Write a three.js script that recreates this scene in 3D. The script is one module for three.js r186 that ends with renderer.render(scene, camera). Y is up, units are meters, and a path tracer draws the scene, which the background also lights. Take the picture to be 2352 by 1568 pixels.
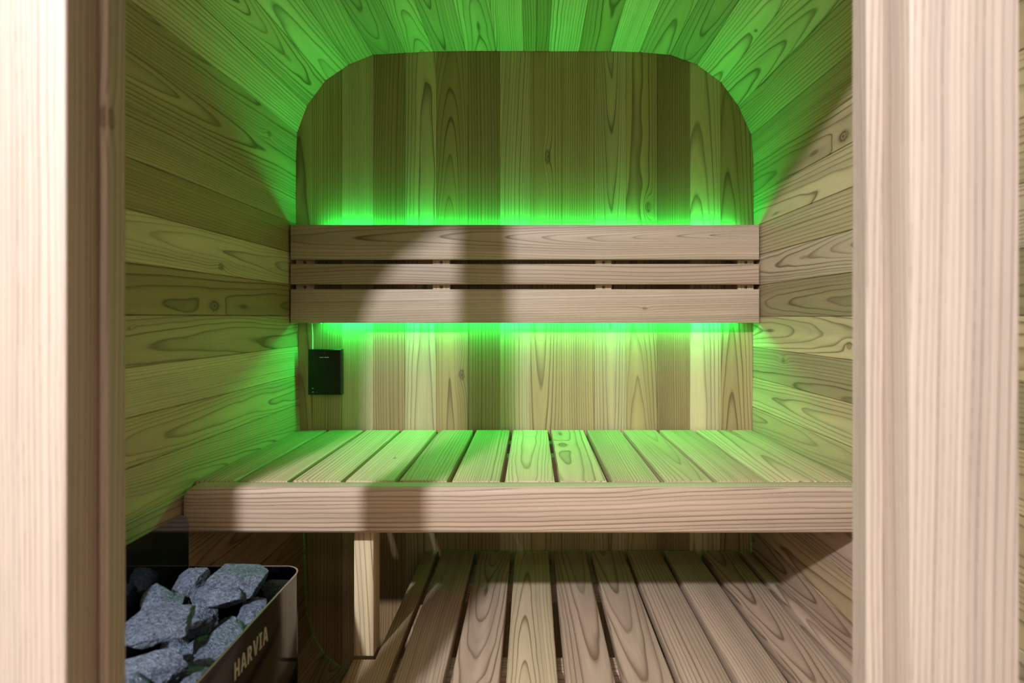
import * as THREE from 'three';
import { RectAreaLightUniformsLib } from 'three/addons/lights/RectAreaLightUniformsLib.js';
import { FontLoader } from 'three/addons/loaders/FontLoader.js';
import { TextGeometry } from 'three/addons/geometries/TextGeometry.js';
import { mergeGeometries, mergeVertices, toCreasedNormals } from 'three/addons/utils/BufferGeometryUtils.js';

// ------------------------------------------------------------------ camera, light, exposure
const EYE = 0.956;                       // eye height above the sauna floor (y = 0)
const FOCAL = 1290;                      // focal length in pixels of the 2352 x 1568 frame
const scene = new THREE.Scene();
scene.background = new THREE.Color(0, 0, 0);
const camera = new THREE.PerspectiveCamera(2 * Math.atan(784 / FOCAL) * 180 / Math.PI, 2352 / 1568, 0.05, 40);
camera.position.set(0, EYE, 0);
camera.lookAt(0, EYE, -1);
camera.setViewOffset(2352, 1568, -44, 56, 2352, 1568);   // level camera with a shifted lens
camera.focus = 1.3;
camera.userData.fStop = 4;
camera.updateProjectionMatrix();

const renderer = new THREE.WebGLRenderer();
renderer.toneMapping = THREE.LinearToneMapping;
renderer.toneMappingExposure = 1.0;
renderer.shadowMap.enabled = true;
RectAreaLightUniformsLib.init();

const LAMP_SPOTS = [                      // hanging globe lamps of the showroom: x, height above eye, distance behind the front (negative = behind camera), candela
  { at: [-0.90, 1.50, -1.50], power: 35.5 },
];
const LAMP_COLOR = new THREE.Color().setRGB(0.93, 0.985, 1.15);
const PANELS = [                          // flat ceiling panels of the showroom: x, z, size, intensity
  { at: [-0.50, 2.90], size: 0.6, power: 11 },
  { at: [-2.0, 2.20], size: 0.6, power: 11 },
];
const PANEL_COLOR = new THREE.Color().setRGB(1.0, 0.87, 0.66);
const LED_COLOR = new THREE.Color().setRGB(0.008, 1.0, 0.13);
const LED_POWER = 95;

// ------------------------------------------------------------------ small helpers
function rng(seed) { let s = seed >>> 0; return () => { s = (s + 0x6D2B79F5) >>> 0; let t = s; t = Math.imul(t ^ (t >>> 15), t | 1); t ^= t + Math.imul(t ^ (t >>> 7), t | 61); return ((t ^ (t >>> 14)) >>> 0) / 4294967296; }; }
const taken = {};
function numbered(name) { const n = taken[name] = (taken[name] ?? -1) + 1; return n ? `${name}_${String(n).padStart(3, '0')}` : name; }
function finish(m) { m.castShadow = true; m.receiveShadow = true; return m; }
function thing(name, label, category, at = [0, 0, 0], group) {
  const o = new THREE.Group(); o.name = numbered(name); o.position.set(...at); scene.add(o);
  o.userData = { label, category }; if (group) o.userData.group = group;
  return o;
}
function setting(name, label) { const o = new THREE.Group(); o.name = name; scene.add(o); o.userData = { kind: 'structure', label }; return o; }
// a part: geometry given in world metres, whatever its parent's place
function part(name, geo, mat, parent, label) {
  const m = finish(new THREE.Mesh(geo, mat)); m.name = name;
  let p = parent; while (p && p !== scene) { m.position.sub(p.position); p = p.parent; }
  if (label) m.userData.label = label;
  parent.add(m); return m;
}
function single(name, geo, mat, label, category, group) {
  geo.computeBoundingBox(); const b = geo.boundingBox, c = [(b.min.x + b.max.x) / 2, b.min.y, (b.min.z + b.max.z) / 2];
  geo.translate(-c[0], -c[1], -c[2]);
  const m = finish(new THREE.Mesh(geo, mat)); m.name = numbered(name); m.position.set(...c); scene.add(m);
  m.userData = { label, category }; if (group) m.userData.group = group; return m;
}

// value noise on a fixed lattice
const LAT = new Float32Array(65536); { const r = rng(91); for (let i = 0; i < 65536; i++) LAT[i] = r() * 2 - 1; }
function vn(x, y) {
  const xi = Math.floor(x), yi = Math.floor(y), fx = x - xi, fy = y - yi, sx = fx * fx * (3 - 2 * fx), sy = fy * fy * (3 - 2 * fy);
  const x0 = xi & 255, x1 = (xi + 1) & 255, y0 = (yi & 255) << 8, y1 = ((yi + 1) & 255) << 8;
  const a = LAT[y0 + x0], b = LAT[y0 + x1], c = LAT[y1 + x0], d = LAT[y1 + x1];
  return a + (b - a) * sx + (c - a) * sy + (a - b - c + d) * sx * sy;
}
function vn3(x, y, z) { const zi = Math.floor(z), f = z - zi, s = f * f * (3 - 2 * f); return vn(x + zi * 37.7, y + zi * 91.3) * (1 - s) + vn(x + (zi + 1) * 37.7, y + (zi + 1) * 91.3) * s; }

// ------------------------------------------------------------------ wood: boards sawn from virtual logs, twelve to a sheet
const CELL_L = 1.15, CELL_W = 0.095, TW = 2048, CH = 168, PER = 12;
// kind: q quarter-sawn (straight close lines), c cathedral, k wavy with knots
function woodCell(data, row0, kind, seed) {
  const R = rng(seed), rr = (a, b) => a + (b - a) * R();
  const ox = R() * 200, oy = R() * 200;
  const s = kind === 'q' ? rr(0.0046, 0.0090) : kind === 'c' ? rr(0.0040, 0.0070) : rr(0.0035, 0.0065);   // ring spacing, m
  const c0 = kind === 'q' ? rr(0.12, 0.22) * (R() < 0.5 ? -1 : 1) : rr(0.018, 0.077) + (kind === 'k' ? rr(-0.03, 0.03) : 0);
  const cw = kind === 'q' ? rr(0.006, 0.014) : rr(0.008, 0.016), d0 = kind === 'q' ? rr(0.01, 0.05) : rr(0.035, 0.065);
  const tp = (kind === 'q' ? 0.012 : rr(0.016, 0.036)) * (R() < 0.5 ? -1 : 1), a1 = kind === 'q' ? rr(0.004, 0.010) : kind === 'c' ? rr(0.003, 0.006) : rr(0.006, 0.011);
  const lineK = rr(0.72, 0.98), lw = rr(0.11, 0.18), soft = rr(0.14, 0.30), streak = rr(0.04, 0.09), heartAt = rr(-0.2, 1.2), heart = rr(0.0, 0.20);
  const knots = [];
  const nk = kind === 'k' ? (R() < 0.8 ? 1 : 0) : R() < 0.12 ? 1 : 0;
  for (let i = 0; i < nk; i++) knots.push({ u: rr(0.12, 1.0), v: rr(0.02, 0.075), r: kind === 'k' ? rr(0.004, 0.0085) : rr(0.002, 0.004), e: rr(1.15, 1.7), a: rr(0.5, 1.1) });
  // coarse ring-distance field, refined bilinearly
  const GX = 8, GY = 3, nx = TW / GX + 2, ny = CH / GY + 2, F = new Float32Array(nx * ny);
  for (let j = 0; j < ny; j++) for (let i = 0; i < nx; i++) {
    const u = i * GX / TW * CELL_L, v = j * GY / CH * CELL_W;
    const c = c0 + cw * vn(u / 0.35 + ox, oy), d = d0 + tp * u + a1 * vn(u / 0.42 + ox, v / 0.13 + oy + 9) + a1 * 0.22 * vn(u / 0.13 + ox, v / 0.05 + oy + 31);
    let r = Math.sqrt((v - c) ** 2 + d * d) + 0.0006 * vn(u / 0.05 + ox, v / 0.015 + oy + 57);
    for (const k of knots) { const q = ((u - k.u) / (k.r * 4.2)) ** 2 + ((v - k.v) / (k.r * 2.0)) ** 2; r += k.a * k.r * 1.6 * Math.exp(-q * 0.8); }
    F[j * nx + i] = r;
  }
  for (let y = 0; y < CH; y++) {
    const gy = y / GY, j = gy | 0, fy = gy - j, v = y / CH * CELL_W;
    const row = (row0 + y) * TW * 4;
    for (let x = 0; x < TW; x++) {
      const gx = x / GX, i = gx | 0, fx = gx - i, b = j * nx + i;
      const r = (F[b] * (1 - fx) + F[b + 1] * fx) * (1 - fy) + (F[b + nx] * (1 - fx) + F[b + nx + 1] * fx) * fy;
      const u = x / TW * CELL_L;
      const t0 = r / s, t = t0 + 1.5 * vn(t0 * 0.15 + ox, 3.3) + 0.5 * vn(t0 * 0.43 + oy, 8.1), n = Math.floor(t), f = t - n;
      const ringTone = LAT[(n * 7919 + (seed * 131)) & 65535];                     // every ring a little different
      let late = soft * Math.max(0, (f - 0.45) / 0.55) ** 2;
      const e = (1 - f) / (lw * (1.0 + 0.4 * ringTone)), e2 = f / (lw * 0.35);
      late += lineK * (0.66 + 0.34 * LAT[(n * 104729 + seed * 17) & 65535]) * (0.86 + 0.22 * vn(u / 0.12 + ox, t * 0.7)) * (Math.exp(-e * e) + (f < 0.5 ? Math.exp(-e2 * e2) : 0));
      if (late > 0.85) late = 0.85;
      const fib = vn(u * 42 + ox, v * 1500 + oy) * 0.6 + vn(u * 11 + ox, v * 620 + oy + 7) * 0.6;
      const patch = vn(u / 0.28 + oy, v / 0.035 + ox) + 0.5 * vn(u / 0.08 + oy, v / 0.016 + ox);
      const bands = vn(u / 0.7 + ox, v / 0.013 + oy + 71), fine = vn(u * 5 + oy, t * 5.3);
      let l = 1 + streak * fib + 0.06 * patch + 0.06 * ringTone + 0.085 * bands + 0.05 * fine;
      let h = heart * Math.max(0, Math.min(1, (v / CELL_W - heartAt) * 3 + 0.5 + 0.6 * vn(u / 0.3 + ox, 17.7)));
      let R1 = l * (1 - 0.85 * h) , G1 = l * (1 - h), B1 = l * (1 - 1.12 * h);
      R1 *= 1 - 0.72 * late; G1 *= 1 - 0.80 * late; B1 *= 1 - 0.86 * late;
      for (const k of knots) {
        const du = (u - k.u) / (k.r * k.e), dv = (v - k.v) / k.r, q = Math.sqrt(du * du + dv * dv) + 0.22 * vn(u * 260 + ox, v * 260 + oy);
        if (q < 3.4) {
          const ring = 0.5 + 0.5 * Math.cos(q * 8.5), halo = Math.exp(-((q - 0.2) ** 2) / 1.1), rim = Math.exp(-((q - 1) ** 2) / 0.025);
          const dk = Math.min(0.85, 0.34 * halo + 0.22 * (q < 1 ? ring : 0) + 0.42 * rim + 0.55 * Math.exp(-q * q * 14));
          R1 *= 1 - 0.72 * dk; G1 *= 1 - 0.84 * dk; B1 *= 1 - 0.92 * dk;
        }
      }
      const o = row + x * 4;
      data[o] = enc(R1 * 0.72); data[o + 1] = enc(G1 * 0.72); data[o + 2] = enc(B1 * 0.72); data[o + 3] = 255;
    }
  }
}
const ENC = new Uint8Array(4097); for (let i = 0; i <= 4096; i++) { const c = i / 4096; ENC[i] = Math.round(255 * (c <= 0.0031308 ? c * 12.92 : 1.055 * c ** (1 / 2.4) - 0.055)); }
function enc(c) { return ENC[c <= 0 ? 0 : c >= 1 ? 4096 : (c * 4096) | 0]; }
const SHEETS = ['q', 'c', 'k'];
const sheetTex = SHEETS.map((kind, si) => {
  const data = new Uint8Array(TW * 2048 * 4);
  for (let k = 0; k < PER; k++) woodCell(data, 4 + k * (CH + 2), kind, 1000 + si * 100 + k * 7);
  const t = new THREE.DataTexture(data, TW, 2048, THREE.RGBAFormat);
  t.colorSpace = THREE.SRGBColorSpace; t.magFilter = THREE.LinearFilter; t.minFilter = THREE.LinearMipmapLinearFilter; t.generateMipmaps = true;
  t.wrapS = THREE.MirroredRepeatWrapping; t.wrapT = THREE.ClampToEdgeWrapping; t.needsUpdate = true; return t;
});
// tones of the cedar boards (linear, the board's own colour)
const TONES = {
  palest: [0.55, 0.43, 0.255], pale: [0.48, 0.36, 0.20], tan: [0.41, 0.298, 0.165], rose: [0.42, 0.308, 0.208],
  mid: [0.345, 0.232, 0.105], brown: [0.29, 0.183, 0.077], dark: [0.25, 0.158, 0.066], grey: [0.31, 0.23, 0.125], frame: [0.46, 0.368, 0.28],
};
const matCache = {};
function woodMat(tone, kind) {
  const key = tone + kind; if (matCache[key]) return matCache[key];
  const c = TONES[tone];
  return matCache[key] = new THREE.MeshStandardMaterial({ map: sheetTex[SHEETS.indexOf(kind)], color: new THREE.Color().setRGB(...c.map((x) => Math.min(1, x / 0.66))), roughness: 0.58, metalness: 0 });
}
// texture coordinates: u along the grain, v across it, both in metres inside the board's own cell
function grain(geo, len, across, cell, u0 = 0, flip = false, stretch = 1) {
  if (geo.index) geo = geo.toNonIndexed();
  geo.computeVertexNormals();
  const P = geo.attributes.position, N = geo.attributes.normal, uv = new Float32Array(P.count * 2);
  const L = new THREE.Vector3(...len).normalize(), A = new THREE.Vector3(...across).normalize(), T = new THREE.Vector3().crossVectors(L, A);
  const p = new THREE.Vector3(), n = new THREE.Vector3();
  let l0 = 1e9, a0 = 1e9, a1 = -1e9, t0 = 1e9;
  for (let i = 0; i < P.count; i++) { p.fromBufferAttribute(P, i); l0 = Math.min(l0, p.dot(L)); a0 = Math.min(a0, p.dot(A)); a1 = Math.max(a1, p.dot(A)); t0 = Math.min(t0, p.dot(T)); }
  const wide = a1 - a0, sc = wide > CELL_W * 0.97 ? CELL_W * 0.97 / wide : 1, pad = (CELL_W - wide * sc) * 0.5;
  for (let i = 0; i < P.count; i += 3) {
    n.set(0, 0, 0); for (let k = 0; k < 3; k++) n.add(p.fromBufferAttribute(N, i + k));
    const edge = Math.abs(n.dot(A)) > Math.abs(n.dot(T)) * 1.6, end = Math.abs(n.dot(L)) > 2.4;
    for (let k = 0; k < 3; k++) {
      p.fromBufferAttribute(P, i + k);
      let uu = (p.dot(L) - l0), vv = pad + (p.dot(A) - a0) * sc;
      if (edge) vv = (n.dot(A) > 0 ? pad + wide * sc - (p.dot(T) - t0) : pad + (p.dot(T) - t0));
      if (end) uu = (p.dot(T) - t0) * 0.3;
      if (flip) vv = CELL_W - vv;
      vv = Math.max(0.002, Math.min(CELL_W - 0.002, vv));
      uv[(i + k) * 2] = (uu * stretch + u0) / CELL_L; uv[(i + k) * 2 + 1] = (4 + cell * (CH + 2) + vv / CELL_W * CH) / 2048;
    }
  }
  geo.setAttribute('uv', new THREE.BufferAttribute(uv, 2));
  return geo;
}
// board: a flat outline (points in the plane spanned by a and b, from origin o), extruded along n = a x b, with eased edges
function slab(points, o, a, b, thick, bevel = 0.002, seg = 1) {
  const sh = new THREE.Shape(points.map(([x, y]) => new THREE.Vector2(x, y)));
  const g = new THREE.ExtrudeGeometry(sh, { depth: thick - 2 * bevel, bevelEnabled: bevel > 0, bevelThickness: bevel, bevelSize: bevel, bevelOffset: -bevel, bevelSegments: seg, curveSegments: 4 });
  g.translate(0, 0, bevel);
  const A = new THREE.Vector3(...a), B = new THREE.Vector3(...b), C = new THREE.Vector3().crossVectors(A, B);
  g.applyMatrix4(new THREE.Matrix4().makeBasis(A, B, C).setPosition(...o));
  return g;
}
function smooth(geo, deg = 35) { const uv = geo.attributes.uv; const g = toCreasedNormals(geo, deg * Math.PI / 180); return g; }
// box board between two corners; axis of the grain 0 x, 1 y, 2 z; broad face picked by 'faceAxis'
function board(min, max, grainAxis, faceAxis, bevel, seg, cell, u0, flip, stretch) {
  const ax = [0, 1, 2].filter((k) => k !== faceAxis), E = [[1, 0, 0], [0, 1, 0], [0, 0, 1]];
  let [i, j] = faceAxis === 1 ? [2, 0] : ax;                                    // keep a x b = +face axis
  const w = max[i] - min[i], h = max[j] - min[j];
  const g = slab([[0, 0], [w, 0], [w, h], [0, h]], min, E[i], E[j], max[faceAxis] - min[faceAxis], bevel, seg);
  const across = grainAxis === i ? E[j] : E[i];
  return smooth(grain(g, E[grainAxis], across, cell, u0, flip, stretch), seg > 1 ? 50 : 20);
}
// point helper: x, height relative to the eye, distance in front of the camera
const at = (X, Y, Z) => [X, Y + EYE, -Z];
const boxAt = (X0, X1, Y0, Y1, Z0, Z1) => [[X0, Y0 + EYE, -Z1], [X1, Y1 + EYE, -Z0]];   // Z0 nearer than Z1
function plainBox(X0, X1, Y0, Y1, Z0, Z1) { const [a, b] = boxAt(X0, X1, Y0, Y1, Z0, Z1); const g = new THREE.BoxGeometry(b[0] - a[0], b[1] - a[1], b[2] - a[2]); g.translate((a[0] + b[0]) / 2, (a[1] + b[1]) / 2, (a[2] + b[2]) / 2); return g; }

// ------------------------------------------------------------------ sauna shell: rounded-square tube of planks
const ZB = FOCAL / 835, ZF = 0.42, ZEND = 1.625;
const q = (px, py) => [(px - 1220) / 835, (728 - py) / 835];
const LEFT = [[795, 1540], [747, 1503], [718, 1455], [704, 1400], [702, 1341], [700, 1273], [698, 1204], [695, 1135], [692, 1066], [690, 997], [687, 928], [685, 862], [684, 795], [683, 725], [682, 655], [681, 583], [680, 514], [679, 443], [679, 370], [682, 303], [705, 241], [747, 184]];
const TOP = [[747, 184], [801, 147], [857, 125], [930, 121], [995, 118], [1069, 117], [1139, 117], [1203, 117], [1231, 117], [1260, 117], [1330, 117], [1402, 117], [1469, 119], [1539, 125], [1601, 148], [1657, 189]];
const RIGHT = [[1657, 189], [1697, 244], [1726, 309], [1731, 378], [1731, 450], [1731, 521], [1731, 589], [1730, 657], [1730, 727], [1730, 797], [1730, 866], [1729, 935], [1729, 1004], [1728, 1073], [1727, 1142], [1726, 1211], [1725, 1280], [1723, 1349], [1719, 1405], [1705, 1457], [1676, 1504], [1628, 1540]];
const BOTTOM = [[1628, 1540], [1568, 1560], [1497, 1565], [1426, 1565], [1355, 1565], [1284, 1565], [1213, 1565], [1142, 1565], [1071, 1565], [1000, 1565], [929, 1565], [855, 1560], [795, 1540]];
const OUT = [...LEFT.slice(0, -1), ...TOP.slice(0, -1), ...RIGHT.slice(0, -1), ...BOTTOM.slice(0, -1)].map(([x, y]) => q(x, y));
const NV = OUT.length;
const offs = OUT.map((p, i) => {           // outward mitre at every joint (outline runs clockwise seen from the camera)
  const a = OUT[(i + NV - 1) % NV], b = OUT[(i + 1) % NV];
  const n1 = [-(p[1] - a[1]), p[0] - a[0]], n2 = [-(b[1] - p[1]), b[0] - p[0]];
  const l1 = Math.hypot(...n1), l2 = Math.hypot(...n2), m = [n1[0] / l1 + n2[0] / l2, n1[1] / l1 + n2[1] / l2], k = 2 / (m[0] ** 2 + m[1] ** 2);
  return [m[0] * k, m[1] * k];
});
const THICK = 0.038;
function shellPlank(i, cell, u0, flip, proud) {
  const p = OUT[i], r = OUT[(i + 1) % NV], op = offs[i], or = offs[(i + 1) % NV];
  const d = [r[0] - p[0], r[1] - p[1]], L = Math.hypot(...d); d[0] /= L; d[1] /= L;
  const nrm = [-d[1], d[0]];                                                  // outward
  const ch = 0.0016, dep = 0.0020;
  const sec = [
    [p[0] + d[0] * ch + nrm[0] * proud, p[1] + d[1] * ch + nrm[1] * proud], [r[0] - d[0] * ch + nrm[0] * proud, r[1] - d[1] * ch + nrm[1] * proud],
    [r[0] + or[0] * dep, r[1] + or[1] * dep], [r[0] + or[0] * THICK, r[1] + or[1] * THICK], [p[0] + op[0] * THICK, p[1] + op[1] * THICK], [p[0] + op[0] * dep, p[1] + op[1] * dep]];
  const sh = new THREE.Shape(sec.map(([x, y]) => new THREE.Vector2(x, y + EYE)));
  const g = new THREE.ExtrudeGeometry(sh, { depth: ZEND - ZF, bevelEnabled: false }); g.translate(0, 0, -ZEND);
  return smooth(grain(g, [0, 0, 1], [d[0], d[1], 0], cell, u0, flip), 15);
}
const R0 = rng(4242), pick = (n) => Math.floor(R0() * n);
function planks(group, start, list) {
  list.forEach((spec, k) => {
    const [tone, kind, cell] = spec; const c = cell ?? pick(PER);
    part('plank', shellPlank(start + k, c, R0() * 0.1, R0() < 0.5, -R0() * 0.0008), woodMat(tone, kind), group);
  });
}
const wallLeft = setting('wall_left', 'curved left sauna wall of horizontal cedar planks');
planks(wallLeft, 0, [['tan', 'k'], ['tan', 'c'], ['mid', 'q'], ['brown', 'c'], ['mid', 'k'], ['mid', 'c'], ['tan', 'q'], ['tan', 'c'], ['rose', 'c', 3], ['pale', 'k', 0], ['pale', 'k', 7], ['palest', 'q'], ['tan', 'c', 5], ['mid', 'k', 2], ['palest', 'k', 4], ['mid', 'q', 3], ['tan', 'q', 5], ['tan', 'k', 1], ['tan', 'k', 9], ['palest', 'q', 6], ['pale', 'k', 5]]);
const ceiling = setting('ceiling', 'curved sauna ceiling of cedar planks running from door to back wall');
planks(ceiling, LEFT.length - 1, [['palest', 'c', 2], ['tan', 'q', 2], ['tan', 'k', 8], ['pale', 'k', 3], ['tan', 'c', 9], ['pale', 'k', 6], ['pale', 'k', 10], ['mid', 'q', 9], ['mid', 'q', 4], ['palest', 'q', 8], ['mid', 'k', 1], ['palest', 'q', 1], ['tan', 'c', 7], ['tan', 'k', 8], ['palest', 'c', 6]]);
const wallRight = setting('wall_right', 'curved right sauna wall of horizontal cedar planks');
planks(wallRight, LEFT.length + TOP.length - 2, [['palest', 'c', 4], ['tan', 'k', 11], ['tan', 'q', 10], ['tan', 'k', 2], ['pale', 'c', 0], ['tan', 'q', 7], ['rose', 'k', 5], ['grey', 'k', 8], ['pale', 'k', 6], ['grey', 'k', 9], ['pale', 'c', 10], ['pale', 'c', 11], ['tan', 'c', 6], ['rose', 'c', 2], ['tan', 'c', 3], ['rose', 'c', 4], ['tan', 'c', 5], ['rose', 'q', 4], ['tan', 'q', 2], ['tan', 'c', 9], ['tan', 'q', 5]]);
const floor = setting('floor', 'dark cedar floor boards under the benches');
planks(floor, LEFT.length + TOP.length + RIGHT.length - 3, Array.from({ length: BOTTOM.length - 1 }, () => ['mid', 'c']));
const FLOOR_Y = (728 - 1526) / 835;                                           // = -0.956
for (let k = 0; k < 10; k++) {
  const x0 = -0.475 + k * 0.093, [a, b] = boxAt(x0, x0 + 0.089, FLOOR_Y - 0.022, FLOOR_Y, ZF + 0.09, ZB - 0.004);
  part('floor_board', board(a, b, 2, 1, 0.002, 1, pick(PER), R0() * 0.1, R0() < 0.5), woodMat(k === 0 ? 'tan' : 'mid', 'c'), floor);
}

// back wall: vertical boards cut to the rounded outline
const wallBack = setting('wall_back', 'back sauna wall of vertical cedar boards with rounded top corners');
const BX = [660, 717, 785, 858, 930, 1002, 1075, 1148, 1219, 1290, 1365, 1438, 1510, 1585, 1656, 1760].map((x) => (x - 1220) / 835);
const BT = [['mid', 'c', 7], ['mid', 'q', 0], ['tan', 'q', 1], ['brown', 'q', 4], ['tan', 'c', 5], ['brown', 'k', 4], ['dark', 'q', 7], ['tan', 'q', 2], ['mid', 'k', 1], ['mid', 'q', 9], ['tan', 'c', 10], ['mid', 'k', 3], ['dark', 'q', 11], ['pale', 'c', 0], ['mid', 'c', 4]];
const clip = (poly, f) => { const o = []; poly.forEach((p, i) => { const r = poly[(i + 1) % poly.length], a = f(p), b = f(r); if (a >= 0) o.push(p); if ((a >= 0) !== (b >= 0)) { const t = a / (a - b); o.push([p[0] + t * (r[0] - p[0]), p[1] + t * (r[1] - p[1])]); } }); return o; };
const tidy = (pts) => pts.filter((p, i) => { const n = pts[(i + 1) % pts.length]; return Math.hypot(p[0] - n[0], p[1] - n[1]) > 0.0006; });
const BACK = OUT.map((p, i) => [p[0] - offs[i][0] * 0.0002, p[1] - offs[i][1] * 0.0002]);
BT.forEach(([tone, kind, cell], k) => {
  const pts = tidy(clip(clip(BACK, (p) => p[0] - BX[k]), (p) => BX[k + 1] - p[0])).map((p) => [p[0], p[1] + EYE]).reverse();
  const g = slab(pts, [0, 0, -(ZB + 0.034)], [1, 0, 0], [0, 1, 0], 0.034 - R0() * 0.0006, 0.0012, 1);
  part('wall_board', smooth(grain(g, [0, 1, 0], [1, 0, 0], cell, 0.0, k % 2 === 0, 0.66), 15), woodMat(tone, kind), wallBack);
});
{ // backing panel behind the boards closes the tube
  const pts = OUT.map((p, i) => [p[0] - offs[i][0] * 0.0002, p[1] - offs[i][1] * 0.0002 + EYE]).reverse();
  part('backing_panel', slab(pts, [0, 0, -(ZB + 0.052)], [1, 0, 0], [0, 1, 0], 0.017, 0, 1), new THREE.MeshStandardMaterial({ color: new THREE.Color().setRGB(0.3, 0.22, 0.14), roughness: 0.8 }), wallBack);
}

// ------------------------------------------------------------------ front: door posts, stops, header, sill, side panes
const wallFront = setting('wall_front', 'pale cedar door surround framing the view into the sauna');
const Z0 = 0.427, ZS = 0.459, ZE = 0.480, HEAD = 0.690, SILL = -0.968;
const RING = 0.030, HOLE = OUT.map((p, i) => [p[0] - offs[i][0] * RING, p[1] - offs[i][1] * RING]);
{
  const sh = new THREE.Shape(OUT.map((p, i) => new THREE.Vector2(p[0] - offs[i][0] * 0.001, p[1] - offs[i][1] * 0.001 + EYE)));
  sh.holes.push(new THREE.Path(HOLE.map((p) => new THREE.Vector2(p[0], p[1] + EYE))));
  const g = new THREE.ExtrudeGeometry(sh, { depth: ZE - Z0, bevelEnabled: false }); g.translate(0, 0, -ZE);
  part('outer_frame', smooth(grain(g, [0, 1, 0], [1, 0, 0], 4, 0, false, 0.6), 15), woodMat('frame', 'q'), wallFront);
  const post = (X0, X1, c, fl) => { const [a, b] = boxAt(X0, X1, SILL, HEAD, Z0, ZE); part('door_post', board(a, b, 1, 2, 0.0015, 2, c, 0, fl, 0.66), woodMat('frame', 'q'), wallFront); };
  post(-0.4330, -0.3540, 1, false); post(0.2885, 0.3715, 10, true);
  const stop = (X0, X1, c) => { const [a, b] = boxAt(X0, X1, SILL, HEAD, ZS, ZE + 0.0005); part('door_stop', board(a, b, 1, 0, 0.001, 1, c, 0.1, false, 0.66), woodMat('frame', 'q'), wallFront); };
  stop(-0.3538, -0.3465, 3); stop(0.2745, 0.2883, 5);
}
const glass = new THREE.MeshPhysicalMaterial({ color: 0xffffff, transmission: 1, thickness: 0, roughness: 0.0, ior: 1.5 });
function pane(name, label, x0, x1) {       // fixed side pane, cut to the rounded frame
  const pts = clip(clip(HOLE, (p) => p[0] - x0), (p) => x1 - p[0]).map((p) => [p[0], p[1] + EYE]);
  const g = new THREE.ShapeGeometry(new THREE.Shape(pts.map(([x, y]) => new THREE.Vector2(x, y)))); g.translate(0, 0, -0.452);
  const m = finish(new THREE.Mesh(g, glass)); m.name = name; m.userData = { kind: 'structure', label }; scene.add(m);
}
pane('window_1', 'fixed clear glass side pane left of the door post', -0.70, -0.4335);
pane('window_2', 'fixed clear glass side pane right of the door post', 0.372, 0.70);

// ------------------------------------------------------------------ showroom around the sauna
const plaster = (() => {
  const n = 256, d = new Uint8Array(n * n * 4); for (let y = 0; y < n; y++) for (let x = 0; x < n; x++) { const v = 236 + 6 * vn(x / 9, y / 9) + 5 * vn(x / 2.3, y / 2.3); d.set([v, v - 1, v - 3, 255], (y * n + x) * 4); }
  const t = new THREE.DataTexture(d, n, n); t.colorSpace = THREE.SRGBColorSpace; t.magFilter = THREE.LinearFilter; t.wrapS = t.wrapT = THREE.RepeatWrapping; t.repeat.set(6, 4); t.needsUpdate = true;
  return new THREE.MeshStandardMaterial({ map: t, color: new THREE.Color().setRGB(0.58, 0.48, 0.36), roughness: 0.9 });
})();
const screed = (() => {
  const n = 512, d = new Uint8Array(n * n * 4); for (let y = 0; y < n; y++) for (let x = 0; x < n; x++) { const v = 122 + 14 * vn(x / 60, y / 60) + 9 * vn(x / 11, y / 11) + 8 * vn(x / 2, y / 2); d.set([v, v - 4, v - 9, 255], (y * n + x) * 4); }
  const t = new THREE.DataTexture(d, n, n); t.colorSpace = THREE.SRGBColorSpace; t.magFilter = THREE.LinearFilter; t.wrapS = t.wrapT = THREE.RepeatWrapping; t.repeat.set(4, 4); t.needsUpdate = true;
  return new THREE.MeshStandardMaterial({ map: t, color: new THREE.Color().setRGB(1, 0.78, 0.55), roughness: 0.55 });
})();
const darkPaint = new THREE.MeshStandardMaterial({ color: new THREE.Color().setRGB(0.10, 0.085, 0.07), roughness: 0.8 });
const HALL = { x0: -3.2, x1: 3.2, z0: -2.6, z1: 4.2, y0: -0.17, y1: 2.62 };
{
  const wall = (name, label, x0, x1, y0, y1, z0, z1, m) => { const g = new THREE.BoxGeometry(x1 - x0, y1 - y0, z1 - z0); g.translate((x0 + x1) / 2, (y0 + y1) / 2, (z0 + z1) / 2); const w = finish(new THREE.Mesh(g, m)); w.name = name; w.userData = { kind: 'structure', label }; scene.add(w); };
  const h = HALL, t = 0.1;
  wall('floor_showroom', 'brown floor of the hall around the sauna', h.x0 - t, h.x1 + t, h.y0 - t, h.y0, h.z0 - t, h.z1 + t, screed);
  wall('ceiling_showroom', 'beige hall ceiling', h.x0 - t, h.x1 + t, h.y1, h.y1 + t, h.z0 - t, h.z1 + t, plaster);
  wall('wall_showroom_left', 'beige hall wall on the left', h.x0 - t, h.x0, h.y0, h.y1, h.z0 - t, h.z1 + t, plaster);
  wall('wall_showroom_right', 'dark brown hall wall on the right', h.x1, h.x1 + t, h.y0, h.y1, h.z0 - t, h.z1 + t, darkPaint);
  wall('wall_showroom_far', 'beige hall wall behind the sauna', h.x0, h.x1, h.y0, h.y1, h.z0 - t, h.z0, plaster);
  wall('wall_showroom_near', 'beige hall wall behind the camera', h.x0, h.x1, h.y0, h.y1, h.z1, h.z1 + t, plaster);
  const stand = setting('trim_1', 'dark timber base beams carrying the sauna');
  for (const z of [-0.62, -1.42]) { const g = new THREE.BoxGeometry(0.9, 0.079, 0.09); g.translate(0, HALL.y0 + 0.0405, z); part('base_beam', g, new THREE.MeshStandardMaterial({ color: new THREE.Color().setRGB(0.2, 0.14, 0.09), roughness: 0.8 }), stand); }
}
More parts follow.
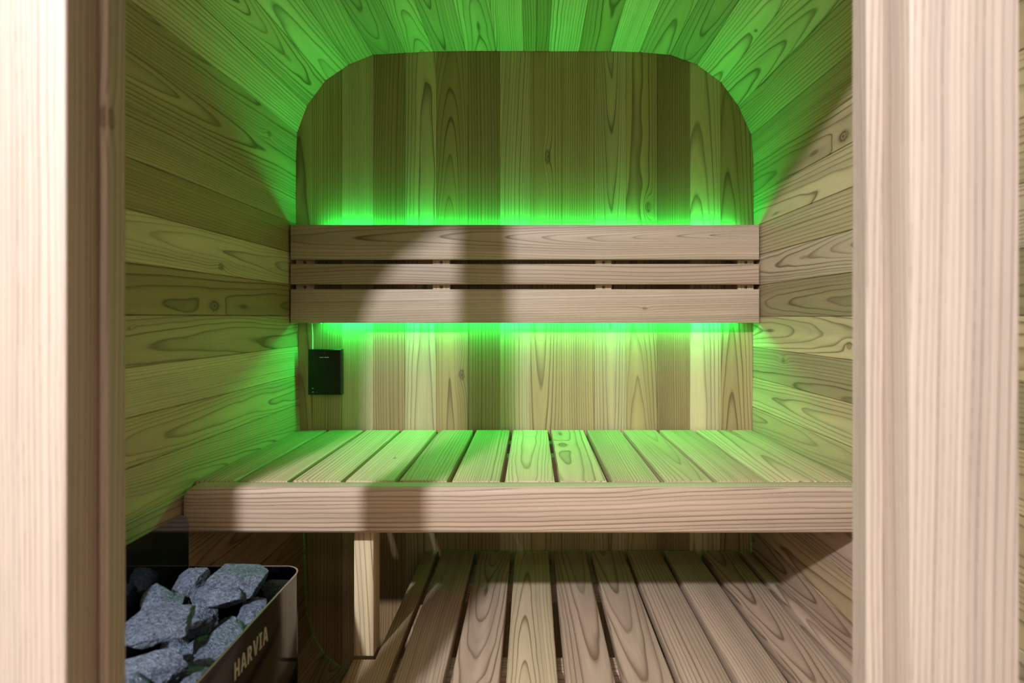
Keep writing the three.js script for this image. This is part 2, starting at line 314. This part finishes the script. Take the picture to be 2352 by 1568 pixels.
LAMP_SPOTS.forEach((l, i) => {
  const [x, y, z] = at(...l.at);
  const o = thing('pendant_lamp', 'white globe pendant lamp hanging behind the camera left of the door', 'lamp', [x, y - 0.06, z]);
  const g = new THREE.SphereGeometry(0.06, 32, 20); g.translate(x, y, z);
  part('globe', g, new THREE.MeshStandardMaterial({ color: 0xffffff, emissive: LAMP_COLOR, emissiveIntensity: 4, roughness: 0.4 }), o);
  const c = new THREE.CylinderGeometry(0.018, 0.03, HALL.y1 - y - 0.055, 20); c.translate(x, (HALL.y1 + y + 0.055) / 2, z);
  part('stem', c, new THREE.MeshStandardMaterial({ color: 0x303030, roughness: 0.5 }), o);
  const p = new THREE.PointLight(LAMP_COLOR, l.power); p.position.set(0, 0.06, 0); p.castShadow = true; p.shadow.radius = 2.6; p.name = 'lamp_light'; o.add(p);
});
PANELS.forEach((l, i) => {
  const [x, z] = l.at, s = l.size, y = HALL.y1;
  const o = thing('ceiling_panel', i ? 'square white ceiling light panel farther from the sauna' : 'square white ceiling light panel nearest the sauna door', 'light panel', [x, y, z]);
  const f = new THREE.BoxGeometry(s + 0.03, 0.02, s + 0.03); f.translate(x, y - 0.010, z); part('frame', f, new THREE.MeshStandardMaterial({ color: 0xdddddd, roughness: 0.5 }), o);
  const d = new THREE.BoxGeometry(s, 0.004, s); d.translate(x, y - 0.022, z); part('diffuser', d, new THREE.MeshStandardMaterial({ color: 0xffffff, emissive: PANEL_COLOR, emissiveIntensity: 3, roughness: 0.6 }), o);
  const r = new THREE.RectAreaLight(PANEL_COLOR, l.power, s, s); r.position.set(0, -0.026, 0); r.rotation.x = -Math.PI / 2; r.name = 'panel_light'; o.add(r);
});

// ------------------------------------------------------------------ upper bench
const SEAT = -0.308, STEP = -0.640;
{
  const o = thing('sauna_bench', 'wide slatted cedar bench lit green, with a thick rounded front rail', 'bench', at(-0.315, STEP, 1.08));
  const ed = [-0.634, -0.5598, -0.5500, -0.4598, -0.4500, -0.3595, -0.3500, -0.2590, -0.2490, -0.1590, -0.1495, -0.0590, -0.0495, 0.0445, 0.0550, 0.1430, 0.1530, 0.2420, 0.2520, 0.3410, 0.3510, 0.4400, 0.4500, 0.5390, 0.5490, 0.6040];
  const spec = [['tan', 'q', 6], ['tan', 'q', 0], ['pale', 'q', 8], ['pale', 'q', 3], ['tan', 'k', 11], ['tan', 'q', 5], ['pale', 'k', 7], ['pale', 'k', 2], ['tan', 'q', 11], ['pale', 'c', 11], ['tan', 'q', 10], ['pale', 'c', 3], ['tan', 'q', 2]];
  spec.forEach(([tone, kind, cell], k) => {
    const [a, b] = boxAt(ed[k * 2], ed[k * 2 + 1], SEAT - 0.028, SEAT, 1.0595, ZB - 0.010);
    part('slat', board(a, b, 2, 1, 0.003, 2, cell, 0.1 + R0() * 0.5, R0() < 0.5, 0.9), woodMat(tone, kind), o);
  });
  // front rail: rounded upper left end, eased arrises
  const X0 = -0.632, X1 = 0.604, Yb = -0.3925, Yt = SEAT, r = 0.022, pts = [[X0, Yb], [X1, Yb], [X1, Yt]];
  for (let k = 0; k <= 6; k++) { const t = Math.PI / 2 + k / 6 * Math.PI / 2; pts.push([X0 + r + r * Math.cos(t), Yt - r + r * Math.sin(t)]); }
  const g = slab(pts.map(([x, y]) => [x, y + EYE]), [0, 0, -1.0585], [1, 0, 0], [0, 1, 0], 0.0455, 0.012, 5);
  part('front_rail', smooth(grain(g, [1, 0, 0], [0, 1, 0], 6, 0, false, 0.92), 50), woodMat('rose', 'q'), o);
  { const [a, b] = boxAt(-0.3345, -0.2975, STEP + 0.0005, SEAT - 0.0290, 1.0592, 1.105); part('leg', board(a, b, 1, 2, 0.002, 2, 2, 0.2, false), woodMat('palest', 'q'), o, 'pale square front post'); }
  for (const [z0, z1, c] of [[1.345, 1.390, 1], [1.490, 1.530, 5]]) { const [a, b] = boxAt(-0.628, 0.600, SEAT - 0.085, SEAT - 0.0285, z0, z1); part('support_beam', board(a, b, 0, 2, 0.002, 1, c, 0, false, 0.9), woodMat('rose', 'q'), o); }
}

// ------------------------------------------------------------------ lower step of slats
{
  const o = thing('slatted_step', 'low slatted cedar step platform under the upper bench', 'step', at(0.13, FLOOR_Y, 1.03));
  const ed = [[-0.243, -0.1555], [-0.142, -0.056], [-0.044, 0.047], [0.061, 0.148], [0.164, 0.251], [0.262, 0.352], [0.365, 0.451], [0.468, 0.558], [0.571, 0.601]];
  const spec = [['rose', 'q', 10], ['rose', 'k', 6], ['palest', 'c', 9], ['rose', 'c', 2], ['rose', 'c', 7], ['rose', 'q', 7], ['rose', 'q', 9], ['rose', 'c', 4], ['rose', 'c', 10]];
  ed.forEach(([x0, x1], k) => { const [a, b] = boxAt(x0, x1, STEP - 0.028, STEP, 0.52, ZB - 0.004); part('slat', board(a, b, 2, 1, 0.003, 2, spec[k][2], 0.02 + R0() * 0.06, R0() < 0.5), woodMat(spec[k][0], spec[k][1]), o); });
  // left edge slat, ripped narrower behind the bench post
  const pts = [[-0.3335, 0.52], [-0.2560, 0.52], [-0.2560, ZB - 0.004], [-0.2925, ZB - 0.004], [-0.2925, 1.0525], [-0.3335, 1.0525]];
  const g = slab(pts.map(([x, z]) => [-z, x]), [0, STEP - 0.028 + EYE, 0], [0, 0, 1], [1, 0, 0], 0.028, 0.003, 2);
  part('slat', smooth(grain(g, [0, 0, 1], [1, 0, 0], 10, 0.05, false), 40), woodMat('tan', 'k'), o);
  for (const [z0, z1, c] of [[1.405, 1.520, 3], [1.060, 1.105, 2], [0.60, 0.645, 1]]) { const [a, b] = boxAt(-0.288, 0.598, STEP - 0.075, STEP - 0.0285, z0, z1); part('support_beam', board(a, b, 0, 1, 0.002, 1, c, 0, false, 0.9), woodMat('rose', 'q'), o); }
  for (const z of [1.08, 0.62, 1.45]) for (const x of [-0.30, 0.44]) { const [a, b] = boxAt(x, x + 0.04, FLOOR_Y + 0.0005, STEP - 0.0755, z - 0.02, z + 0.02); part('leg', board(a, b, 1, 2, 0.002, 1, 6, 0.1, false), woodMat('brown', 'q'), o); }
}

// ------------------------------------------------------------------ backrest
const RAILZ = 1.490;
const screwMat = new THREE.MeshStandardMaterial({ color: new THREE.Color().setRGB(0.09, 0.075, 0.06), roughness: 0.5, metalness: 0.4 });
{
  const o = thing('backrest', 'slatted cedar backrest of three horizontal rails on the back wall', 'backrest', at(0, -0.015, 1.51));
  const rail = (y0, y1, tone, kind, c, fl, label) => { const [a, b] = boxAt(-0.6395, 0.6065, y0, y1, RAILZ, RAILZ + 0.022); part('rail', board(a, b, 0, 2, 0.003, 2, c, 0, fl, 0.9), woodMat(tone, kind), o, label); };
  rail(0.1525, 0.2450, 'rose', 'c', 9, false, 'widest top rail'); rail(0.0870, 0.1412, 'rose', 'q', 4, false, 'narrow middle rail'); rail(-0.0155, 0.0740, 'rose', 'q', 3, true, 'wide bottom rail');
  for (const [x0, x1] of [[-0.634, -0.584], [-0.2655, -0.2180], [0.1730, 0.2170], [0.5560, 0.6000]]) {
    const [a, b] = boxAt(x0, x1, 0.0, 0.226, RAILZ + 0.0223, ZB - 0.0005);
    const c = part('cleat', board(a, b, 1, 2, 0.0015, 1, pick(PER), 0.1, false), woodMat('palest', 'q'), o, 'pale vertical spacer behind the rails');
    for (const y of [0.1472, 0.0805]) { const s = new THREE.CylinderGeometry(0.0042, 0.0042, 0.0016, 14); s.rotateX(Math.PI / 2); s.translate((x0 + x1) / 2, y + EYE, -(RAILZ + 0.0221)); part('screw', s, screwMat, c); }
  }
}

// ------------------------------------------------------------------ green light strips behind the backrest
function ledStrip(y, dir, label) {
  const X0 = -0.570, X1 = 0.566, Z = 1.5285, o = thing('light_strip', label, 'light strip', at((X0 + X1) / 2, y, Z), 'green light strips');
  const b = plainBox(X0, X1, y - (dir > 0 ? 0.004 : 0), y + (dir > 0 ? 0 : 0.004), RAILZ + 0.0225, ZB - 0.0008); part('channel', b, woodMat('pale', 'q'), o);
  const yt = y + dir * 0.0008, t = plainBox(X0 + 0.004, X1 - 0.004, Math.min(y, yt), Math.max(y, yt), Z - 0.005, Z + 0.005);
  part('diffuser', t, new THREE.MeshStandardMaterial({ color: 0xffffff, emissive: LED_COLOR, emissiveIntensity: 6, roughness: 0.5 }), o);
  const r = new THREE.RectAreaLight(LED_COLOR, LED_POWER * (dir > 0 ? 1 : 1.3), X1 - X0 - 0.01, 0.010); r.position.set(0, dir * 0.0016, 0); r.rotation.x = dir > 0 ? Math.PI / 2 : -Math.PI / 2; r.name = 'strip_light'; o.add(r);
  return o;
}
const topStrip = ledStrip(0.2320, 1, 'green light strip shining up from behind the top backrest rail');
const lowStrip = ledStrip(-0.0050, -1, 'green light strip shining down from behind the bottom backrest rail');
{ // its connector and the wire to the control box
  const white = new THREE.MeshStandardMaterial({ color: new THREE.Color().setRGB(0.75, 0.75, 0.72), roughness: 0.45 });
  part('connector', plainBox(-0.606, -0.571, -0.0170, -0.0075, 1.524, 1.533), white, lowStrip, 'small white plug at the strip end');
  const curve = new THREE.CatmullRomCurve3([at(-0.597, -0.016, 1.5290), at(-0.5985, -0.030, 1.5350), at(-0.5995, -0.052, 1.5405), at(-0.5995, -0.0880, 1.5405)].map((p) => new THREE.Vector3(...p)));
  part('wire', new THREE.TubeGeometry(curve, 24, 0.0020, 8), white, lowStrip, 'thin white wire running down to the black control box');
}

// ------------------------------------------------------------------ control box
{
  const o = thing('control_box', 'black control box with small white print under the backrest', 'control box', at(-0.5605, -0.211, 1.534));
  const w = 0.0905, h = 0.1235, g = slab([[-w / 2, 0], [w / 2, 0], [w / 2, h], [-w / 2, h]], at(-0.5605, -0.2110, ZB - 0.0005), [1, 0, 0], [0, 1, 0], 0.021, 0.0022, 3);
  const black = new THREE.MeshStandardMaterial({ color: new THREE.Color().setRGB(0.006, 0.007, 0.007), roughness: 0.28 });
  part('case', smooth(g, 40), black, o);
  const cv = document.createElement('canvas'); cv.width = 360; cv.height = 490; const c = cv.getContext('2d');
  c.fillStyle = '#050606'; c.fillRect(0, 0, 360, 490); c.textAlign = 'center';
  c.fillStyle = '#5c5f5d'; c.font = '22px sans-serif'; c.fillText('VR', 178, 38); c.fillRect(136, 20, 2, 18);
  c.fillStyle = '#e8ebe8';                                                            // print too small to read in the photograph
  const rr = rng(5); for (const [x0, x1] of [[126, 168], [180, 228]]) for (let x = x0; x < x1; x += 5) c.fillRect(x, 72 + rr() * 3, 3.6, 7 + rr() * 3);
  c.fillStyle = '#c8cbc4'; for (const [x, y, ww] of [[34, 424, 18], [38, 466, 20]]) { c.fillRect(x, y, ww, 5); c.fillRect(x + 6, y + 4, ww - 6, 4); }
  c.fillStyle = '#6a6c69'; c.fillRect(82, 468, 22, 5);
  const tx = new THREE.CanvasTexture(cv); tx.colorSpace = THREE.SRGBColorSpace;
  const f = new THREE.BoxGeometry(w - 0.006, h - 0.006, 0.0008); f.translate(-0.5605, -0.2110 + h / 2 + EYE, -(ZB - 0.0005) + 0.0211);
  part('face', f, new THREE.MeshStandardMaterial({ map: tx, color: new THREE.Color().setRGB(1, 1, 1), roughness: 0.22 }), o, 'glossy black front with faint white print');
}

// ------------------------------------------------------------------ heater
const HX0 = -0.5630, HX1 = -0.3750, HZ0 = 0.510, HZ1 = 0.927, RIM = -0.410, HB = -0.84;
const steel = new THREE.MeshStandardMaterial({ color: new THREE.Color().setRGB(0.032, 0.030, 0.029), metalness: 1, roughness: 0.09 });
const blackGloss = new THREE.MeshPhysicalMaterial({ color: new THREE.Color().setRGB(0.008, 0.008, 0.009), roughness: 0.05, specularIntensity: 0.75 });
const rimSteel = new THREE.MeshStandardMaterial({ color: new THREE.Color().setRGB(0.55, 0.53, 0.5), metalness: 1, roughness: 0.25 });
{
  const o = thing('sauna_heater', 'black steel wall heater filled with grey stones, with silver lettering', 'heater', at(-0.45, HB, 0.66));
  // U-shaped sheet jacket with rounded corners: runs along the far side, the front and the near side
  const path = [], r = 0.029, t = 0.0016;
  const arc = (cx, cz, a0, a1) => { for (let k = 0; k <= 8; k++) { const a = a0 + (a1 - a0) * k / 8; path.push([cx + r * Math.cos(a), cz + r * Math.sin(a)]); } };
  path.push([HX0, HZ1]); arc(HX1 - r, HZ1 - r, Math.PI / 2, 0); arc(HX1 - r, HZ0 + r, 0, -Math.PI / 2); path.push([HX0, HZ0]);
  const nrm = path.map((p, i) => { const a = path[Math.max(0, i - 1)], b = path[Math.min(path.length - 1, i + 1)]; const d = [b[0] - a[0], b[1] - a[1]], l = Math.hypot(...d); return [-d[1] / l, d[0] / l]; });
  const ring = [...path.map((p, i) => [p[0] - nrm[i][0] * 0, p[1]]), ...path.map((p, i) => [p[0] + (i && i < path.length - 1 ? -1 : 0) * (p[0] - (HX0 + HX1) / 2) * t / 0.084 , p[1] - (p[1] - (HZ0 + HZ1) / 2) * t / 0.164]).reverse()];
  const jacket = (y0, y1, pts) => { const g = new THREE.ExtrudeGeometry(new THREE.Shape(pts.map(([x, z]) => new THREE.Vector2(x, z))), { depth: y1 - y0, bevelEnabled: false }); g.rotateX(-Math.PI / 2); g.translate(0, y0 + EYE, 0); return toCreasedNormals(g, 0.5); };
  part('jacket', jacket(HB, RIM - 0.0014, ring), steel, o);
  part('rim', jacket(RIM - 0.0014, RIM, ring), rimSteel, o, 'bright steel edge of the stone basket');
  // back plate along the wall with a rounded far top corner
  const top = -0.319, rc = 0.027, pp = [[HZ0, HB], [HZ1, HB]]; for (let k = 0; k <= 8; k++) { const a = k / 8 * Math.PI / 2; pp.push([HZ1 - rc + rc * Math.cos(a), top - rc + rc * Math.sin(a)]); } pp.push([HZ0, top]);
  part('back_plate', smooth(slab(pp.map(([z, y]) => [-z, y]).reverse(), [HX0 - 0.0022, EYE, 0], [0, 0, 1], [0, 1, 0], 0.002, 0, 1).rotateY(0), 30), blackGloss, o, 'polished black plate rising behind the stones');
  part('casing', plainBox(-0.615, HX0 - 0.0052, HB + 0.05, top - 0.03, HZ0 + 0.03, HZ1 - 0.03), new THREE.MeshStandardMaterial({ color: new THREE.Color().setRGB(0.02, 0.02, 0.02), roughness: 0.5 }), o);
  part('basket_floor', plainBox(HX0 + 0.002, HX1 - 0.004, -0.525, -0.520, HZ0 + 0.006, HZ1 - 0.006), new THREE.MeshStandardMaterial({ color: new THREE.Color().setRGB(0.01, 0.01, 0.01), roughness: 0.7 }), o);
  const font = await new FontLoader().loadAsync('fonts/droid/droid_sans_bold.typeface.json');
  const glyphs = []; let pen = 0;
  for (const ch of 'HARVIA') {
    const l = new TextGeometry(ch, { font, size: 0.0150, depth: 0.0010, curveSegments: 3, bevelEnabled: false }); l.computeBoundingBox();
    l.translate(-l.boundingBox.min.x + pen, 0, 0); pen += l.boundingBox.max.x - l.boundingBox.min.x + 0.0030; glyphs.push(l);
  }
  const tg = mergeGeometries(glyphs); tg.computeBoundingBox();
  tg.scale(0.0895 / tg.boundingBox.max.x, 0.0220 / tg.boundingBox.max.y, 1);
  tg.rotateY(Math.PI / 2); tg.translate(HX1 + 0.0001, -0.4590 + EYE, -0.7085);
  part('lettering', tg, new THREE.MeshStandardMaterial({ color: new THREE.Color().setRGB(0.50, 0.43, 0.34), metalness: 0.6, roughness: 0.4 }), o, 'raised silver letters on the heater front');
}

// ------------------------------------------------------------------ stones
const stoneTex = (() => {
  const n = 512, d = new Uint8Array(n * n * 4), R = rng(77), f = new Float32Array(n * n);
  for (let k = 0; k < 1500; k++) { const cx = R() * n, cy = R() * n, l = 1.2 + R() * R() * 6, w = 0.7 + R() * 1.3, a = 0.35 * (R() - 0.5), b = 0.25 + 0.75 * R(); for (let y = -12; y <= 12; y++) for (let x = -12; x <= 12; x++) { const u = x * Math.cos(a) + y * Math.sin(a), v = -x * Math.sin(a) + y * Math.cos(a); const e = Math.exp(-((u / l) ** 2 + (v / w) ** 2) * 1.6) * b; const i = ((cy + y + n) % n | 0) * n + ((cx + x + n) % n | 0); if (e > f[i]) f[i] = e; } }
  for (let y = 0; y < n; y++) for (let x = 0; x < n; x++) {
    const g = vn(x / 3, y / 1.6) * 0.5 + vn(x / 9, y / 4 + 50) * 0.5 + 0.5 * vn(x / 1.3, y / 1.3 + 90), e = f[y * n + x];
    const b = Math.max(0.010, 0.080 + 0.105 * g), c = [b * 0.82 + e * 0.36, b * 1.0 + e * 0.36, b * 1.34 + e * 0.36];
    d.set([enc(c[0]), enc(c[1]), enc(c[2]), 255], (y * n + x) * 4);
  }
  const t = new THREE.DataTexture(d, n, n); t.colorSpace = THREE.SRGBColorSpace; t.magFilter = THREE.LinearFilter; t.minFilter = THREE.LinearMipmapLinearFilter; t.generateMipmaps = true; t.wrapS = t.wrapT = THREE.RepeatWrapping; t.needsUpdate = true; return t;
})();
const stoneMat = new THREE.MeshStandardMaterial({ map: stoneTex, bumpMap: stoneTex, bumpScale: 0.006, roughness: 0.6 });
function stoneGeo(seed, sx, sy, sz, detail = 18) {
  const R = rng(seed), planes = [];
  for (let k = 0; k < 15; k++) { const z = Math.max(-0.98, Math.min(0.98, 1 - (2 * k + 1) / 15 + (R() - 0.5) * 0.35)), a = k * 2.39996 + (R() - 0.5) * 1.3, s = Math.sqrt(1 - z * z); planes.push([s * Math.cos(a), z, s * Math.sin(a), 0.70 + 0.27 * R()]); }
  const g = mergeVertices(new THREE.IcosahedronGeometry(1, detail).deleteAttribute('normal').deleteAttribute('uv')), P = g.attributes.position;
  const o = R() * 100;
  for (let i = 0; i < P.count; i++) {
    const x = P.getX(i), y = P.getY(i), z = P.getZ(i); let r = 1.2;
    for (const [a, b, c, d] of planes) { const m = a * x + b * y + c * z; if (m > 0.05) r = Math.min(r, d / m); }
    r *= 1 + 0.05 * vn3(x * 2.2 + o, y * 2.2, z * 2.2 + o) + 0.034 * vn3(x * 6 + o, y * 6, z * 6) + 0.020 * vn3(x * 14 + o, y * 14, z * 14);
    P.setXYZ(i, x * r * sx, y * r * sy, z * r * sz);
  }
  const c = toCreasedNormals(g, 0.42), Q = c.attributes.position, e1 = new THREE.Vector3(), e2 = new THREE.Vector3(), a0 = new THREE.Vector3(), w = new Float32Array(Q.count * 2);
  for (let i = 0; i < Q.count; i += 3) {   // grain laid flat on every facet, by its main direction
    a0.fromBufferAttribute(Q, i); e1.fromBufferAttribute(Q, i + 1).sub(a0); e2.fromBufferAttribute(Q, i + 2).sub(a0); e1.cross(e2);
    const ax = Math.abs(e1.x), ay = Math.abs(e1.y) * 1.3, az = Math.abs(e1.z), m = ay >= ax && ay >= az ? 1 : ax >= az ? 0 : 2;
    for (let k = 0; k < 3; k++) { const X = Q.getX(i + k), Y = Q.getY(i + k), Z = Q.getZ(i + k); w[(i + k) * 2] = (m === 0 ? Z : X) / 0.17 + o; w[(i + k) * 2 + 1] = (m === 1 ? Z : Y) / 0.17 + o * 0.7; }
  }
  c.setAttribute('uv', new THREE.BufferAttribute(w, 2));
  return c;
}
// centre pixel column and row in the photograph, height below the eye, half sizes (across, up, deep), turn, tilts, label
const STONES = [
  [545, 1324, -0.392, 0.0480, 0.0220, 0.0350, 0.15, 0.12, -0.08, 'largest pale grey stone at the back of the heater pile'],
  [503, 1354, -0.402, 0.0430, 0.0170, 0.0240, -0.10, 0.30, 0.05, 'flat grey stone lying in front of the largest back stone'],
  [436, 1328, -0.405, 0.0260, 0.0210, 0.0250, 0.60, 0.20, 0.30, 'small blocky grey stone beside the black plate'],
  [632, 1346, -0.436, 0.0220, 0.0190, 0.0230, 0.80, 0.10, 0.20, 'small grey stone tucked into the far rim corner'],
  [586, 1399, -0.434, 0.0250, 0.0190, 0.0280, 0.40, 0.30, 0.15, 'pale grey stone resting against the front rim'],
  [376, 1384, -0.404, 0.0300, 0.0190, 0.0250, 0.70, 0.20, 0.20, 'middling grey stone behind the big slanted flat stone'],
  [352, 1430, -0.380, 0.0460, 0.0150, 0.0300, 0.45, 0.35, 0.14, 'big flat blue grey stone with white streaks, slanting at left'],
  [456, 1402, -0.420, 0.0260, 0.0210, 0.0240, -0.70, 0.25, -0.25, 'grey wedge stone in the middle of the pile'],
  [508, 1464, -0.424, 0.0260, 0.0170, 0.0400, -0.30, 0.40, 0.05, 'tall upright pale stone leaning toward the front rim'],
  [350, 1518, -0.398, 0.0440, 0.0190, 0.0230, 0.08, 0.30, 0.02, 'long coarse grey stone low at the left edge'],
  [412, 1552, -0.424, 0.0370, 0.0120, 0.0180, 0.25, 0.20, 0.05, 'thin long grey stone nearest the camera along the bottom'],
  [306, 1574, -0.402, 0.0280, 0.0150, 0.0170, -0.50, 0.20, -0.15, 'grey stone cut by the bottom left corner of the view'],
  [368, 1368, -0.400, 0.0240, 0.0240, 0.0280, 0.20, 0.10, 0.00, 'rounded stone in deep shade close under the black plate'],
  [462, 1478, -0.436, 0.0120, 0.0150, 0.0160, 0.30, 0.20, 0.10, 'tiniest grey stone wedged beside the tall upright stone'],
];
STONES.forEach(([px, py, h, sx, sy, sz, turn, tx, tz, label], k) => {
  const Z = FOCAL * -h / (py - 728), X = (px - 1220) / FOCAL * Z;
  const g = stoneGeo(300 + k * 17, sx, sy, sz); g.applyMatrix4(new THREE.Matrix4().makeRotationFromEuler(new THREE.Euler(tx, turn, tz, 'YXZ'))); g.translate(...at(X, h - sy * 0.45, Z));
  single('heater_stone', g, stoneMat, label, 'stone', 'stones in the heater');
});
{
  const R = rng(31);
  for (let l = 0; l < 1; l++) for (let i = 0; i < 4; i++) for (let j = 0; j < 8; j++) {
    const X = HX0 + 0.026 + (i + (j % 2) * 0.3) * 0.040 + (R() - 0.5) * 0.008, Z = HZ0 + 0.030 + j * 0.050 + (R() - 0.5) * 0.012;
    const g = stoneGeo(900 + l * 40 + i * 8 + j, 0.021 + R() * 0.005, 0.018, 0.024 + R() * 0.004, 7); g.rotateY(R() * 6); g.translate(...at(Math.max(HX0 + 0.030, Math.min(X, HX1 - 0.037)), -0.492 - l * 0.036 - R() * 0.008, Math.max(HZ0 + 0.038, Math.min(HZ1 - 0.038, Z))));
    single('heater_stone', g, stoneMat, 'dark grey stone wedged deep in the heater below the top stones', 'stone', 'buried stones in the heater');
  }
}

renderer.render(scene, camera);
